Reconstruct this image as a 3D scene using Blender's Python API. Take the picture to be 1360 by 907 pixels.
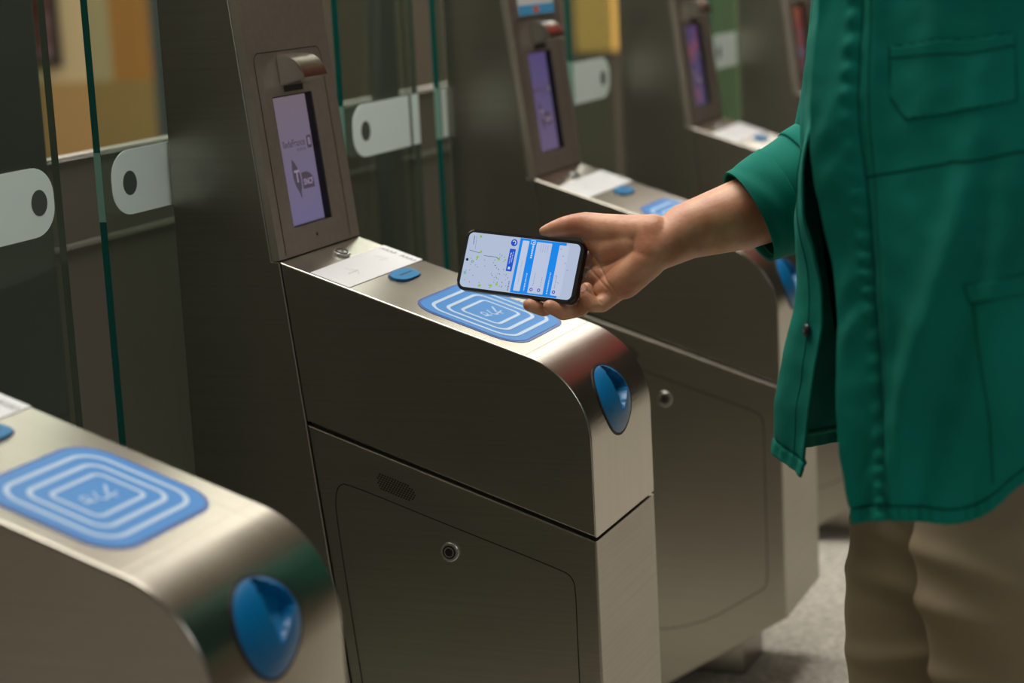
import bpy, bmesh, math, random
import numpy as np
from mathutils import Vector, Matrix, noise as mnoise
sc = bpy.context.scene
COL = sc.collection
for o in list(bpy.data.objects): bpy.data.objects.remove(o)
R = math.radians
# ------------------------------------------------------------------ camera, world, lights, exposure
cam = bpy.data.cameras.new('camera'); camo = bpy.data.objects.new('camera', cam); COL.objects.link(camo)
CX = Vector((0.92749376, 0.37027168, -0.05151896)); CU = Vector((-0.02128112, 0.1898819, 0.98157627)); CF = Vector((-0.37323242, 0.90930949, -0.18399408))
M = Matrix((CX, CU, -CF)).transposed().to_4x4(); M.translation = Vector((1.248567, -2.283072, 1.238446))
camo.matrix_world = M
cam.sensor_width = 36; cam.lens = 72.4388; cam.clip_start = .05; cam.clip_end = 200
cam.dof.use_dof = True; cam.dof.focus_distance = 2.46; cam.dof.aperture_fstop = 3.4; cam.dof.aperture_blades = 0
sc.camera = camo
sc.view_settings.view_transform = 'Standard'; sc.view_settings.look = 'None'
sc.view_settings.gamma = 1; sc.view_settings.use_curve_mapping = False
sc.view_settings.exposure = 0.0
w = bpy.data.worlds.new('hall_light'); sc.world = w; w.use_nodes = True
bg = w.node_tree.nodes['Background']; bg.inputs[0].default_value = (1, .93, .82, 1); bg.inputs[1].default_value = .08
def area(name, loc, size, power, color=(1, .9, .75), aim=None, sy=None):
    l = bpy.data.lights.new(name, 'AREA'); l.shape = 'RECTANGLE'; l.size = size; l.size_y = sy or size; l.energy = power; l.color = color
    o = bpy.data.objects.new(name, l); COL.objects.link(o); o.location = loc
    if aim is not None:
        o.rotation_euler = (Vector(aim)-Vector(loc)).to_track_quat('-Z', 'Y').to_euler()
    return o
area('ceiling_lamp_far', (-2.8, 6.0, 3.85), 5, 230, (1, .95, .84), sy=4.4)
area('gate_top_fill', (-3.9, 8.3, 3.25), 7.2, 215, (1, .96, .88), aim=(-3.9, 0, 1.2), sy=1.3)  # unseen light added high up to brighten the sloping gate tops
area('ceiling_lamp_near', (-.6, .8, 3.85), 3.2, 212, (1, .95, .87), sy=2.6)
area('ceiling_lamp_left', (-3.8, 2.5, 3.85), 2.5, 60, (1, .9, .75), sy=2.5)
area('back_fill', (-4.8, -4.4, 3.85), 2.4, 60, (1, .94, .84), sy=2.6)  # unseen fill added to even out what the steel sides reflect
area('person_fill', (3.6, -3.4, 2.9), 1.6, 32, (.95, .97, 1), aim=(.7, -.1, .9), sy=1.2)  # no window here, an unseen fill added to light the person

# ------------------------------------------------------------------ helpers
def lin(r, g, b):
    return tuple(((c/255)/12.92 if c/255 <= .04045 else ((c/255+.055)/1.055)**2.4) for c in (r, g, b)) + (1,)
def mat(name, color, rough=.5, metal=0, emit=None, es=1, bump=None, var=None, sub=0, spec=.5, coat=0, aniso=0, sheen=0):
    m = bpy.data.materials.new(name); m.use_nodes = True; nt = m.node_tree; N = nt.nodes; b = N['Principled BSDF']
    b.inputs['Base Color'].default_value = color; b.inputs['Roughness'].default_value = rough; b.inputs['Metallic'].default_value = metal
    b.inputs['Specular IOR Level'].default_value = spec; b.inputs['Coat Weight'].default_value = coat
    b.inputs['Anisotropic'].default_value = aniso; b.inputs['Sheen Weight'].default_value = sheen
    if sub: b.inputs['Subsurface Weight'].default_value = sub; b.inputs['Subsurface Radius'].default_value = (.012, .004, .002); b.inputs['Subsurface Scale'].default_value = .6
    if emit: b.inputs['Emission Color'].default_value = emit; b.inputs['Emission Strength'].default_value = es
    tc = N.new('ShaderNodeTexCoord')
    def nz(scale, detail=4):
        mp = N.new('ShaderNodeMapping'); nt.links.new(tc.outputs['Object'], mp.inputs[0]); mp.inputs['Scale'].default_value = scale
        n = N.new('ShaderNodeTexNoise'); n.inputs['Scale'].default_value = 1; n.inputs['Detail'].default_value = detail
        nt.links.new(mp.outputs[0], n.inputs[0]); return n
    if bump:
        n = nz(bump[0]); bm_ = N.new('ShaderNodeBump'); bm_.inputs['Strength'].default_value = bump[1]; bm_.inputs['Distance'].default_value = bump[2]
        nt.links.new(n.outputs['Fac'], bm_.inputs['Height']); nt.links.new(bm_.outputs[0], b.inputs['Normal'])
    if var:   # (scale, low colour, high colour, lo, hi)
        n = nz(var[0], 6); cr = N.new('ShaderNodeValToRGB'); nt.links.new(n.outputs['Fac'], cr.inputs[0])
        cr.color_ramp.elements[0].color = var[1]; cr.color_ramp.elements[1].color = var[2]
        cr.color_ramp.elements[0].position = var[3]; cr.color_ramp.elements[1].position = var[4]
        nt.links.new(cr.outputs[0], b.inputs['Base Color'])
    return m
def steel(name, c0, c1, rough, brush):
    m = mat(name, c0, rough, 1, var=(brush, c0, c1, .35, .65), bump=(brush, .03, .0003))
    nt = m.node_tree; N = nt.nodes; b = N['Principled BSDF']
    tc = N.new('ShaderNodeTexCoord'); n = N.new('ShaderNodeTexNoise'); n.inputs['Scale'].default_value = 9; n.inputs['Detail'].default_value = 6
    nt.links.new(tc.outputs['Object'], n.inputs[0])
    mr = N.new('ShaderNodeMapRange'); mr.inputs['From Min'].default_value = .3; mr.inputs['From Max'].default_value = .7
    mr.inputs['To Min'].default_value = rough-.012; mr.inputs['To Max'].default_value = rough+.018
    nt.links.new(n.outputs['Fac'], mr.inputs['Value']); nt.links.new(mr.outputs[0], b.inputs['Roughness'])
    return m
MT = {}
MT['steel'] = steel('brushed_steel_shaded', (.335, .315, .268, 1), (.365, .342, .292, 1), .34, (3, 3, 260))  # steel of the dim side faces, shade included in the darker base colour
MT['steel_lit'] = steel('brushed_steel_lit', (.46, .435, .385, 1), (.51, .485, .425, 1), .25, (3, 420, 3))  # same steel for the bright tops, lighter base colour carries the light
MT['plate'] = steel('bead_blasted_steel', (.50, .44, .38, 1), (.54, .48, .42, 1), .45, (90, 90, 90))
MT['chrome'] = mat('polished_chrome', (.80, .80, .80, 1), .26, 1)
MT['dark'] = mat('dark_gap', (.006, .006, .006, 1), .6)
MT['seam'] = mat('groove_shadow', (.035, .03, .026, 1), .6, .5)
MT['blue'] = mat('blue_plastic', lin(0, 98, 150), .33, spec=.35)
MT['blue2'] = mat('bright_blue_plastic', lin(0, 112, 165), .5, spec=.25)
MT['cardblue'] = mat('reader_blue', lin(40, 124, 196), .45, spec=.3)
MT['cardedge'] = mat('reader_blue_edge', lin(18, 72, 150), .35)
MT['cardwhite'] = mat('reader_white_line', lin(176, 198, 222), .45, spec=.3)
MT['carddim'] = mat('reader_grey_icon', lin(120, 165, 205), .4)
MT['paper'] = mat('white_label', lin(216, 217, 220), .5)
MT['ink'] = mat('worn_black_ink', lin(70, 68, 66), .6)
MT['inkpale'] = mat('worn_grey_ink', lin(205, 203, 200), .6)
MT['black'] = mat('black_plastic', (.008, .008, .009, 1), .35)
MT['navy'] = mat('navy_bezel', (.01, .02, .05, 1), .3)
MT['screenlogo'] = mat('screen_grey_logo', (0, 0, 0, 1), .3, emit=lin(70, 62, 72), es=1)
MT['screenlogolight'] = mat('screen_pale_logo', (0, 0, 0, 1), .3, emit=lin(132, 118, 140), es=1)
def screen_mat(name, top, bot, blotch=None):
    m = bpy.data.materials.new(name); m.use_nodes = True; nt = m.node_tree; N = nt.nodes; b = N['Principled BSDF']
    b.inputs['Base Color'].default_value = (.01, .01, .012, 1); b.inputs['Roughness'].default_value = .25
    tc = N.new('ShaderNodeTexCoord'); sp = N.new('ShaderNodeSeparateXYZ'); nt.links.new(tc.outputs['Generated'], sp.inputs[0])
    cr = N.new('ShaderNodeValToRGB'); nt.links.new(sp.outputs['Z'], cr.inputs[0])
    cr.color_ramp.elements[0].color = bot; cr.color_ramp.elements[1].color = top
    out = cr.outputs[0]
    if blotch:
        n = N.new('ShaderNodeTexNoise'); n.inputs['Scale'].default_value = 2.6; n.inputs['Detail'].default_value = 1; nt.links.new(tc.outputs['Generated'], n.inputs[0])
        c2 = N.new('ShaderNodeValToRGB'); c2.color_ramp.elements[0].position = .48; c2.color_ramp.elements[1].position = .62; nt.links.new(n.outputs['Fac'], c2.inputs[0])
        mx = N.new('ShaderNodeMixRGB'); nt.links.new(c2.outputs[0], mx.inputs[0]); nt.links.new(out, mx.inputs[1]); mx.inputs[2].default_value = blotch; out = mx.outputs[0]
    nt.links.new(out, b.inputs['Emission Color']); b.inputs['Emission Strength'].default_value = .72; b.inputs['Specular IOR Level'].default_value = .3
    return m
MT['screen'] = screen_mat('purple_display', lin(126, 112, 124), lin(116, 110, 146))
MT['screen2'] = screen_mat('violet_display', lin(92, 80, 128), lin(112, 98, 130))
MT['screen3'] = screen_mat('violet_pink_display', lin(84, 70, 112), lin(92, 80, 112), lin(150, 82, 96))
MT['screen4'] = screen_mat('red_reflection_display', lin(150, 80, 62), lin(80, 62, 78), lin(120, 60, 58))  # red tint is a reflection put into the display's glow
MT['skin'] = mat('skin', lin(196, 146, 118), .48, sub=.10, bump=((190, 190, 190), .5, .0007), var=((26, 26, 26), lin(180, 116, 86), lin(206, 154, 120), .35, .65))
MT['nail'] = mat('fingernail', lin(222, 168, 148), .3)
MT['jacket'] = mat('green_cotton_twill', lin(6, 112, 98), .85, bump=((900, 900, 900), .35, .0008), var=((6, 6, 6), lin(4, 101, 88), lin(8, 121, 106), .3, .7), spec=.15)
MT['stitch'] = mat('green_seam_thread', lin(6, 66, 56), .9, spec=.1)
MT['shirt'] = mat('dark_tshirt', (.006, .007, .007, 1), .95, spec=.1)
MT['trousers'] = mat('khaki_cotton', lin(124, 112, 90), .9, bump=((700, 700, 700), .3, .0008), var=((5, 5, 5), lin(126, 114, 91), lin(139, 127, 103), .3, .7), spec=.2)
MT['shoe'] = mat('brown_leather', lin(70, 48, 32), .5)
MT['hair'] = mat('dark_hair', (.012, .009, .007, 1), .6)
MT['button'] = mat('dark_button', (.01, .014, .014, 1), .3)
MT['edge'] = mat('green_glass_edge', (.0, .085, .07, 1), .15, coat=.5)
MT['edgegrey'] = mat('grey_glass_edge', lin(92, 100, 88), .3)
MT['edgepale'] = mat('pale_glass_edge', lin(120, 165, 150), .3)
MT['sticker'] = mat('frosted_white_band', lin(232, 248, 244), .5)
MT['stickerin'] = mat('dark_band_spot', lin(72, 82, 76), .5)
def glass_mat():
    m = bpy.data.materials.new('tinted_glass'); m.use_nodes = True; nt = m.node_tree; N = nt.nodes; N.remove(N['Principled BSDF'])
    t = N.new('ShaderNodeBsdfTransparent'); t.inputs[0].default_value = (.80, .86, .82, 1)
    g = N.new('ShaderNodeBsdfGlossy'); g.inputs['Roughness'].default_value = .04; g.inputs[0].default_value = (.8, .9, .85, 1)
    lw = N.new('ShaderNodeLayerWeight'); lw.inputs['Blend'].default_value = .5
    pw = N.new('ShaderNodeMath'); pw.operation = 'POWER'; pw.inputs[1].default_value = 4; nt.links.new(lw.outputs['Facing'], pw.inputs[0])
    fr = N.new('ShaderNodeMath'); fr.operation = 'MULTIPLY_ADD'; fr.inputs[1].default_value = .6; fr.inputs[2].default_value = .035; nt.links.new(pw.outputs[0], fr.inputs[0])
    mx = N.new('ShaderNodeMixShader'); nt.links.new(fr.outputs[0], mx.inputs[0]); nt.links.new(t.outputs[0], mx.inputs[1]); nt.links.new(g.outputs[0], mx.inputs[2])
    nt.links.new(mx.outputs[0], N['Material Output'].inputs[0]); return m
MT['glass'] = glass_mat()
def mesh_obj(name, verts, faces, m, parent=None, smooth=False, mats=None, fm=None):
    me = bpy.data.meshes.new(name); me.from_pydata([tuple(v) for v in verts], [], faces); me.update()
    for k in (mats or [m]): me.materials.append(k)
    if fm:
        for i, k in enumerate(fm): me.polygons[i].material_index = k
    if smooth: me.polygons.foreach_set('use_smooth', [True]*len(me.polygons))
    o = bpy.data.objects.new(name, me); COL.objects.link(o); o.parent = parent
    return o
def from_bm(name, bm, m, parent=None, smooth=False):
    bmesh.ops.recalc_face_normals(bm, faces=bm.faces)
    me = bpy.data.meshes.new(name); bm.to_mesh(me); bm.free(); me.materials.append(m)
    if smooth: me.polygons.foreach_set('use_smooth', [True]*len(me.polygons))
    o = bpy.data.objects.new(name, me); COL.objects.link(o); o.parent = parent; return o
def tag(o, label=None, cat=None, group=None, kind=None):
    if label: o['label'] = label
    if cat: o['category'] = cat
    if group: o['group'] = group
    if kind: o['kind'] = kind
    return o
def empty(name, loc):
    o = bpy.data.objects.new(name, None); COL.objects.link(o); o.location = loc; o.empty_display_size = .05; return o
def box_bm(bm, lo, hi):
    v = [bm.verts.new((x, y, z)) for x in (lo[0], hi[0]) for y in (lo[1], hi[1]) for z in (lo[2], hi[2])]
    for f in ((0,1,3,2),(4,6,7,5),(0,4,5,1),(2,3,7,6),(0,2,6,4),(1,5,7,3)): bm.faces.new([v[i] for i in f])
def box(name, lo, hi, m, parent=None, bev=0):
    bm = bmesh.new(); box_bm(bm, lo, hi)
    if bev: bmesh.ops.bevel(bm, geom=bm.edges[:], offset=bev, segments=2, affect='EDGES', profile=.5)
    return from_bm(name, bm, m, parent)
def text_mesh(name, s, size, m, parent, fn, bold=0):
    """fn maps text-plane (x, y) to a 3D point."""
    cu = bpy.data.curves.new(name, 'FONT'); cu.body = s; cu.size = size; cu.align_x = 'CENTER'; cu.align_y = 'CENTER'; cu.resolution_u = 3; cu.offset = bold
    to = bpy.data.objects.new(name, cu); COL.objects.link(to)
    dg = bpy.context.evaluated_depsgraph_get(); me = bpy.data.meshes.new_from_object(to.evaluated_get(dg))
    V = [fn(v.co.x, v.co.y) for v in me.vertices]; F_ = [tuple(p.vertices) for p in me.polygons]
    bpy.data.objects.remove(to)
    return mesh_obj(name, V, F_, m, parent)

# ------------------------------------------------------------------ the hall
def structure(o): o['kind'] = 'structure'; return o
MT['floor'] = mat('speckled_terrazzo', lin(170, 165, 155), .55, var=((60, 60, 60), lin(150, 146, 136), lin(206, 201, 192), .38, .62))
nt = MT['floor'].node_tree; b = nt.nodes['Principled BSDF']
tc = nt.nodes.new('ShaderNodeTexCoord'); vo = nt.nodes.new('ShaderNodeTexVoronoi'); vo.inputs['Scale'].default_value = 170; nt.links.new(tc.outputs['Object'], vo.inputs[0])
vr = nt.nodes.new('ShaderNodeValToRGB'); nt.links.new(vo.outputs['Color'], vr.inputs[0]); vr.color_ramp.elements[0].color = lin(118, 113, 105); vr.color_ramp.elements[1].color = lin(228, 222, 210)
mx = nt.nodes.new('ShaderNodeMixRGB'); mx.inputs[0].default_value = .5
old = b.inputs['Base Color'].links[0].from_socket; nt.links.new(old, mx.inputs[1]); nt.links.new(vr.outputs[0], mx.inputs[2]); nt.links.new(mx.outputs[0], b.inputs['Base Color'])
structure(box('floor', (-9, -6, -.1), (7, 9, 0), MT['floor']))
structure(box('ceiling', (-9, -6, 4.0), (7, 9, 4.1), mat('ceiling_paint', lin(150, 140, 122), .8)))
WM = mat('cream_wall', lin(176, 160, 126), .8)
structure(box('wall_back', (-9, 8.4, 0), (7, 8.6, 4.0), mat('grey_wall', lin(62, 58, 48), .8)))
structure(box('wall_front', (-9, -6.2, 0), (7, -6, 4.0), mat('dark_brown_wall', lin(74, 66, 54), .8)))  # unseen wall added to darken the reflections in the gate sides
structure(box('wall_left', (-9.2, -6, 0), (-9, 9, 4.0), WM))
def wall_panel(n, x0, x1, z0, z1, c, y=8.38):
    return structure(box(n, (x0, y, z0), (x1, 8.4, z1), mat(n+'_paint', c, .75)))
wall_panel('trim_1', -6.4, -5.62, .62, 3.2, lin(172, 158, 122))
wall_panel('trim_2', -5.62, -5.34, .62, 3.2, lin(170, 116, 58))
wall_panel('trim_6', -5.34, -5.05, .03, 3.2, lin(52, 66, 74))
wall_panel('trim_3', -6.9, -5.34, .03, .62, lin(150, 122, 76))
wall_panel('trim_4', -2.66, -2.36, .70, 3.0, lin(176, 142, 72))
wall_panel('trim_5', -2.05, -1.55, .03, 3.0, lin(70, 96, 62))
# framed dark red poster far behind the glass
pf = empty('framed_poster', (-6.09, 8.36, .72))
tag(pf, 'blurred dark red framed poster on the pale far wall at upper left', 'poster')
box('frame', (-.12, -.03, 0), (.13, .01, 1.4), MT['black'], pf, .004)
box('poster_print', (-.09, -.04, .05), (.09, -.031, 1.35), mat('dark_red_print', lin(84, 40, 34), .5, var=((7, 7, 4), lin(70, 26, 24), lin(120, 104, 112), .42, .62)), pf)
# dark partition and cabinet run on the far side of the doors
S = 1.05; F0 = .17
bar = empty('low_metal_barrier', (-.5, 1.4, 0))
tag(bar, 'low grey steel barrier with pale top trim running behind the glass doors', 'barrier')
MT['trim'] = mat('dull_pale_trim', lin(120, 118, 108), .7)
MT['barrier'] = mat('dull_grey_metal', (.17, .155, .13, 1), .55, .6)
box('panel', (-.06, -3.0, 0), (0, 1.0, .845), MT['barrier'], bar)
box('upper_panel', (-.06, -3.0, .852), (0, 1.0, .975), MT['barrier'], bar)
box('top_trim', (-.004, -3.0, .977), (.006, 1.0, .981), MT['trim'], bar)
box('middle_trim', (-.004, -3.0, .8451), (.006, 1.0, .8519), MT['trim'], bar)
pmat = mat('dark_post_metal', (.075, .082, .076, 1), .5, .2)
for nm, x, y0, y1, lb in (('door_post', -.40, -.20, .095, 'dark upright post behind the glass at the far left edge'),
                      ('door_post', -.40, 1.18, 1.245, 'dark slim upright post behind the glass between the middle gate and the next')):
    p = box(nm, (x-.03, y0, 0), (x, y1, 2.1), pmat, None, .003); tag(p, lb, 'post')

sg = empty('hanging_sign', (.6, 5.2, 2.38)); tag(sg, 'red lit sign hanging overhead, seen only as a red reflection on the gate noses', 'sign')
box('sign_box', (-1.1, -.06, 0), (1.1, .06, .20), MT['plate'], sg, .006)
box('lit_face', (-1.08, -.066, .012), (1.08, -.0605, .188), mat('lit_red', lin(180, 30, 40), .4, emit=lin(225, 50, 60), es=1.0), sg)
for xx in (-.4, .4): box('hanger', (xx-.01, -.01, .20), (xx+.01, .01, 1.62), MT['plate'], sg)

# ------------------------------------------------------------------ ticket gate
SL, LE = R(18.9465), R(6.07119)
sa, ca, sl, cl = math.sin(SL), math.cos(SL), math.sin(LE), math.cos(LE)
GW, GL = .22, .3895
def g(x, y, z): return (x*S, y*S, (z-F0)*S)
def P(u, w): return (u*ca-w*sl, 1-u*sa+w*cl)           # (x, z) in gate units
def T(u, y, h=0):                                        # point on the sloping top, h above it
    x, z = P(u, 0); return g(x+h*sa, y, z+h*ca)
def Fp(y, w_, h=0):                                      # point on the leaning tower front, h out of it
    x, z = P(0, w_); return g(x+h*cl, y, z+h*sl)
RF = .107; AX, AZ = GL-RF, .79
def N_(y, s, h=0):                                       # point on the nose: s = arc length up from the bottom of the curve
    if s <= 0: return g(GL+h, y, AZ+s)
    a = s/RF; return g(AX+(RF+h)*math.cos(a), y, AZ+(RF+h)*math.sin(a))
def extrude(name, prof, y0, y1, m, parent, bev=.0026):
    bm = bmesh.new()
    A = [bm.verts.new(g(x, y0, z)) for x, z in prof]; B = [bm.verts.new(g(x, y1, z)) for x, z in prof]
    n = len(prof); f0 = bm.faces.new(A); f1 = bm.faces.new(B[::-1])
    for i in range(n): bm.faces.new((A[i], A[(i+1) % n], B[(i+1) % n], B[i]))
    bmesh.ops.recalc_face_normals(bm, faces=bm.faces)
    rim = [e for e in bm.edges if abs(e.verts[0].co.y-e.verts[1].co.y) < 1e-6]
    if bev: bmesh.ops.bevel(bm, geom=rim, offset=bev, segments=4, affect='EDGES', profile=.5)
    o = from_bm(name, bm, m, parent)
    me = o.data
    if m is MT['steel_lit']:
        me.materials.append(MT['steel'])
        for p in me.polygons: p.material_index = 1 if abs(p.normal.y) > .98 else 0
    for p in me.polygons: p.use_smooth = True
    me.set_sharp_from_angle(angle=R(35))
    wn = o.modifiers.new('normals', 'WEIGHTED_NORMAL'); wn.weight = 100; wn.keep_sharp = True
    return o
def rrect(cx, cy, hx, hy, r, n=8):
    pts = []
    for k, (sx, sy) in enumerate(((1, 1), (-1, 1), (-1, -1), (1, -1))):
        for i in range(n+1):
            a = math.pi/2*(k+i/n); pts.append((cx+sx*(hx-r)+r*math.cos(a), cy+sy*(hy-r)+r*math.sin(a)))
    return pts
def plate(name, pts, fn, h0, h1, m, parent, bev=0):
    """closed outline -> thin solid between heights h0 and h1 on surface fn(a, b, h)."""
    bm = bmesh.new(); A = [bm.verts.new(fn(a, b, h0)) for a, b in pts]; B = [bm.verts.new(fn(a, b, h1)) for a, b in pts]; n = len(pts)
    bm.faces.new(A[::-1]); top = bm.faces.new(B)
    for i in range(n): bm.faces.new((A[i], A[(i+1) % n], B[(i+1) % n], B[i]))
    if bev: bmesh.ops.bevel(bm, geom=list(top.edges), offset=bev, segments=3, affect='EDGES', profile=.5)
    return from_bm(name, bm, m, parent)
def ring(name, outer, inner, fn, h0, h1, m, parent):
    n = len(outer); V = [fn(*p, h0) for p in outer]+[fn(*p, h1) for p in outer]+[fn(*p, h1) for p in inner]+[fn(*p, h0) for p in inner]; F_ = []
    for i in range(n):
        j = (i+1) % n
        for k in range(3): F_.append((k*n+i, k*n+j, (k+1)*n+j, (k+1)*n+i))
    return mesh_obj(name, V, F_, m, parent)
def ribbon_geo(pts, wd, fn, h, closed=False):
    V, F_ = [], []; n = len(pts)
    for i, (a, b) in enumerate(pts):
        p = pts[(i-1) % n] if (closed or i) else pts[i]; q = pts[(i+1) % n] if (closed or i < n-1) else pts[i]
        dx, dy = q[0]-p[0], q[1]-p[1]; L_ = math.hypot(dx, dy) or 1; nx, ny = -dy/L_*wd/2, dx/L_*wd/2
        V += [fn(a+nx, b+ny, h), fn(a-nx, b-ny, h)]
    for i in range(n if closed else n-1):
        j = (i+1) % n; F_.append((2*i, 2*i+1, 2*j+1, 2*j))
    return V, F_
def ribbons(name, lines, fn, h, m, parent):
    V, F_ = [], []
    for pts, wd, cl_ in lines:
        v, f = ribbon_geo(pts, wd, fn, h, cl_); k = len(V); V += v; F_ += [tuple(i+k for i in q) for q in f]
    return mesh_obj(name, V, F_, m, parent)
def arc(cx, cy, r, a0, a1, n=10): return [(cx+r*math.cos(R(a0+(a1-a0)*i/n)), cy+r*math.sin(R(a0+(a1-a0)*i/n))) for i in range(n+1)]
def side(a, b, h=0): return g(a, -h, b)                   # near side face (towards -y)

gate = empty('ticket_gate', (0, 0, 0))
DS = .1988; SG = .0022
seam0 = P(0, -DS); zs = 1-((GL-DS*sl)/ca)*sa-DS*cl
arcp = [(AX+RF*math.cos(math.pi/2-SL-t*(math.pi/2-SL)/16), AZ+RF*math.sin(math.pi/2-SL-t*(math.pi/2-SL)/16)) for t in range(17)]
extrude('upper_housing', [P(0, 0)]+arcp+[(GL, zs+SG), (P(0, -DS+SG)[0], P(0, -DS+SG)[1])], 0, GW, MT['steel_lit'], gate)
# side skins are the same steel, their shade put into a darker base colour
lowp = [P(0, -DS-SG), (GL, zs-SG), (GL, .303), (.184, .1735), (.0884, .1735)]
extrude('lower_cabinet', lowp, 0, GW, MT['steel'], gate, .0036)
extrude('seam_core', [P(0.004, -DS+.01), (GL-.006, zs+.01), (GL-.006, zs-.01), P(.004, -DS-.01)], .006, GW-.006, MT['dark'], gate, 0)
FT = .0105
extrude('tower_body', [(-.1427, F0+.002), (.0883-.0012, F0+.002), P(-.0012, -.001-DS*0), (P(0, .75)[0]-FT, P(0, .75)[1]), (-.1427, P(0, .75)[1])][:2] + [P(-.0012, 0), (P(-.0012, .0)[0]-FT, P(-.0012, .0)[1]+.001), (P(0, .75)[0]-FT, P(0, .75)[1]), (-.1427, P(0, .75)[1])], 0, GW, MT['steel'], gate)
# front sheet with the opening for the display
def front_plate():
    ys_ = [0, .049, .153, GW]; ws = [.002, .035, .196, .75]; bm = bmesh.new(); vv = {}
    for i, y in enumerate(ys_):
        for j, w_ in enumerate(ws):
            for k, h in enumerate((-FT, 0)): vv[i, j, k] = bm.verts.new(Fp(y, w_, h))
    for i in range(3):
        for j in range(3):
            if (i, j) == (1, 1): continue
            for k in (0, 1): bm.faces.new([vv[i, j, k], vv[i+1, j, k], vv[i+1, j+1, k], vv[i, j+1, k]])
    def wall(a, b): bm.faces.new([vv[a+(0,)], vv[b+(0,)], vv[b+(1,)], vv[a+(1,)]])
    for i in range(3): wall((i, 0), (i+1, 0)); wall((i, 3), (i+1, 3)); wall((0, i), (0, i+1)); wall((3, i), (3, i+1))
    wall((1, 1), (2, 1)); wall((1, 2), (2, 2)); wall((1, 1), (1, 2)); wall((2, 1), (2, 2))
    return from_bm('front_plate', bm, MT['plate'], gate)
front_plate()
# black inner frame lining the display opening
bz = [(.0494, .0354), (.1526, .0354), (.1526, .1956), (.0494, .1956)]
bi = [(.0504, .0364), (.1505, .0364), (.1505, .1946), (.0504, .1946)]
ring('display_bezel', bz, bi, Fp, -.0100, -.0012, MT['black'], gate)
scr = mesh_obj('display', [Fp(.0495, .0355, -.0096), Fp(.1525, .0355, -.0096), Fp(.1525, .1955, -.0096), Fp(.0495, .1955, -.0096)], [(0, 1, 2, 3)], MT['screen'], gate)
def scr_fn(cy, cw): return lambda x, y: Fp(cy+x, cw+y, -.0092)
text_mesh('lettering', '\u00eeledeFrance', .0128, MT['screenlogo'], scr, scr_fn(.1010, .1355), .00015)
text_mesh('lettering', 'mobilit\u00e9s', .0068, MT['screenlogo'], scr, scr_fn(.1180, .1272))
tile = plate('logo_tile', rrect(.1415, .1345, .0062, .0080, .0025), Fp, -.0094, -.0092, MT['screenlogo'], scr)
text_mesh('lettering', 'B', .012, MT['screenlogolight'], scr, lambda x, y: Fp(.1415+x, .1345+y, -.0090), .0003)
leafp = [(.088, .117), (.0945, .1115), (.1005, .103), (.104, .092), (.1035, .081), (.1005, .0745), (.0995, .066), (.0955, .0745), (.089, .083), (.0855, .093), (.0855, .105)]
plate('logo_leaf', leafp, Fp, -.0094, -.0092, MT['screenlogo'], scr)
text_mesh('lettering', 'T', .021, MT['screenlogolight'], scr, lambda x, y: Fp(.0955+x, .094+y, -.0090), .0006)
plate('logo_badge', [(.1075, .098), (.121, .0985), (.131, .095), (.1375, .089), (.1375, .0775), (.1075, .0775)], Fp, -.0094, -.0092, MT['screenlogo'], scr)
text_mesh('lettering', 'SNCF', .0105, MT['screenlogolight'], scr, lambda x, y: Fp(.1225+x, .0855+y, -.0090), .0003)
# engraved outline of the display door, pin hole
gp = [(.0175, .006), (.0175, .238)]+[(.0175+.0125*(1-math.cos(R(t))), .238+.0125*math.sin(R(t))) for t in range(15, 91, 15)] + [(.180, .2505)]+[(.180+.0125*math.sin(R(t)), .238+.0125*math.cos(R(t))) for t in range(15, 91, 15)]+[(.1945, .006)]
ribbons('door_groove', [(gp, .0012, False)], Fp, .0004, MT['seam'], gate)
plate('pin_hole', [(.105+.0017*math.cos(R(a)), .020+.0022*math.sin(R(a))) for a in range(0, 360, 30)], Fp, .0001, .0004, MT['dark'], gate)
# scanner hood
hp = [(.0, .2445), (.009, .2440), (.017, .2415), (.024, .2365), (.0290, .230), (.0325, .2215), (.0342, .2140), (.0325, .2133), (.0, .2085)]
bm = bmesh.new(); y0h, y1h = .074, .138
A = [bm.verts.new(Fp(y0h, b_, a_)) for a_, b_ in hp]; B = [bm.verts.new(Fp(y1h, b_, a_)) for a_, b_ in hp]
bm.faces.new(A); bm.faces.new(B[::-1])
for i in range(len(hp)): bm.faces.new((A[i], A[(i+1) % len(hp)], B[(i+1) % len(hp)], B[i]))
bmesh.ops.recalc_face_normals(bm, faces=bm.faces)
bmesh.ops.bevel(bm, geom=[e for e in bm.edges if abs(e.verts[0].co.y-e.verts[1].co.y) < 1e-6], offset=.0012, segments=2, affect='EDGES')
hood = from_bm('scanner_hood', bm, MT['steel_lit'], gate); hood.data.polygons.foreach_set('use_smooth', [True]*len(hood.data.polygons)); hood.data.set_sharp_from_angle(angle=R(30))
plate('scanner_window', [(.082, .200), (.130, .200), (.130, .2075), (.082, .2075)], Fp, .0002, .0008, MT['seam'], hood)
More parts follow.
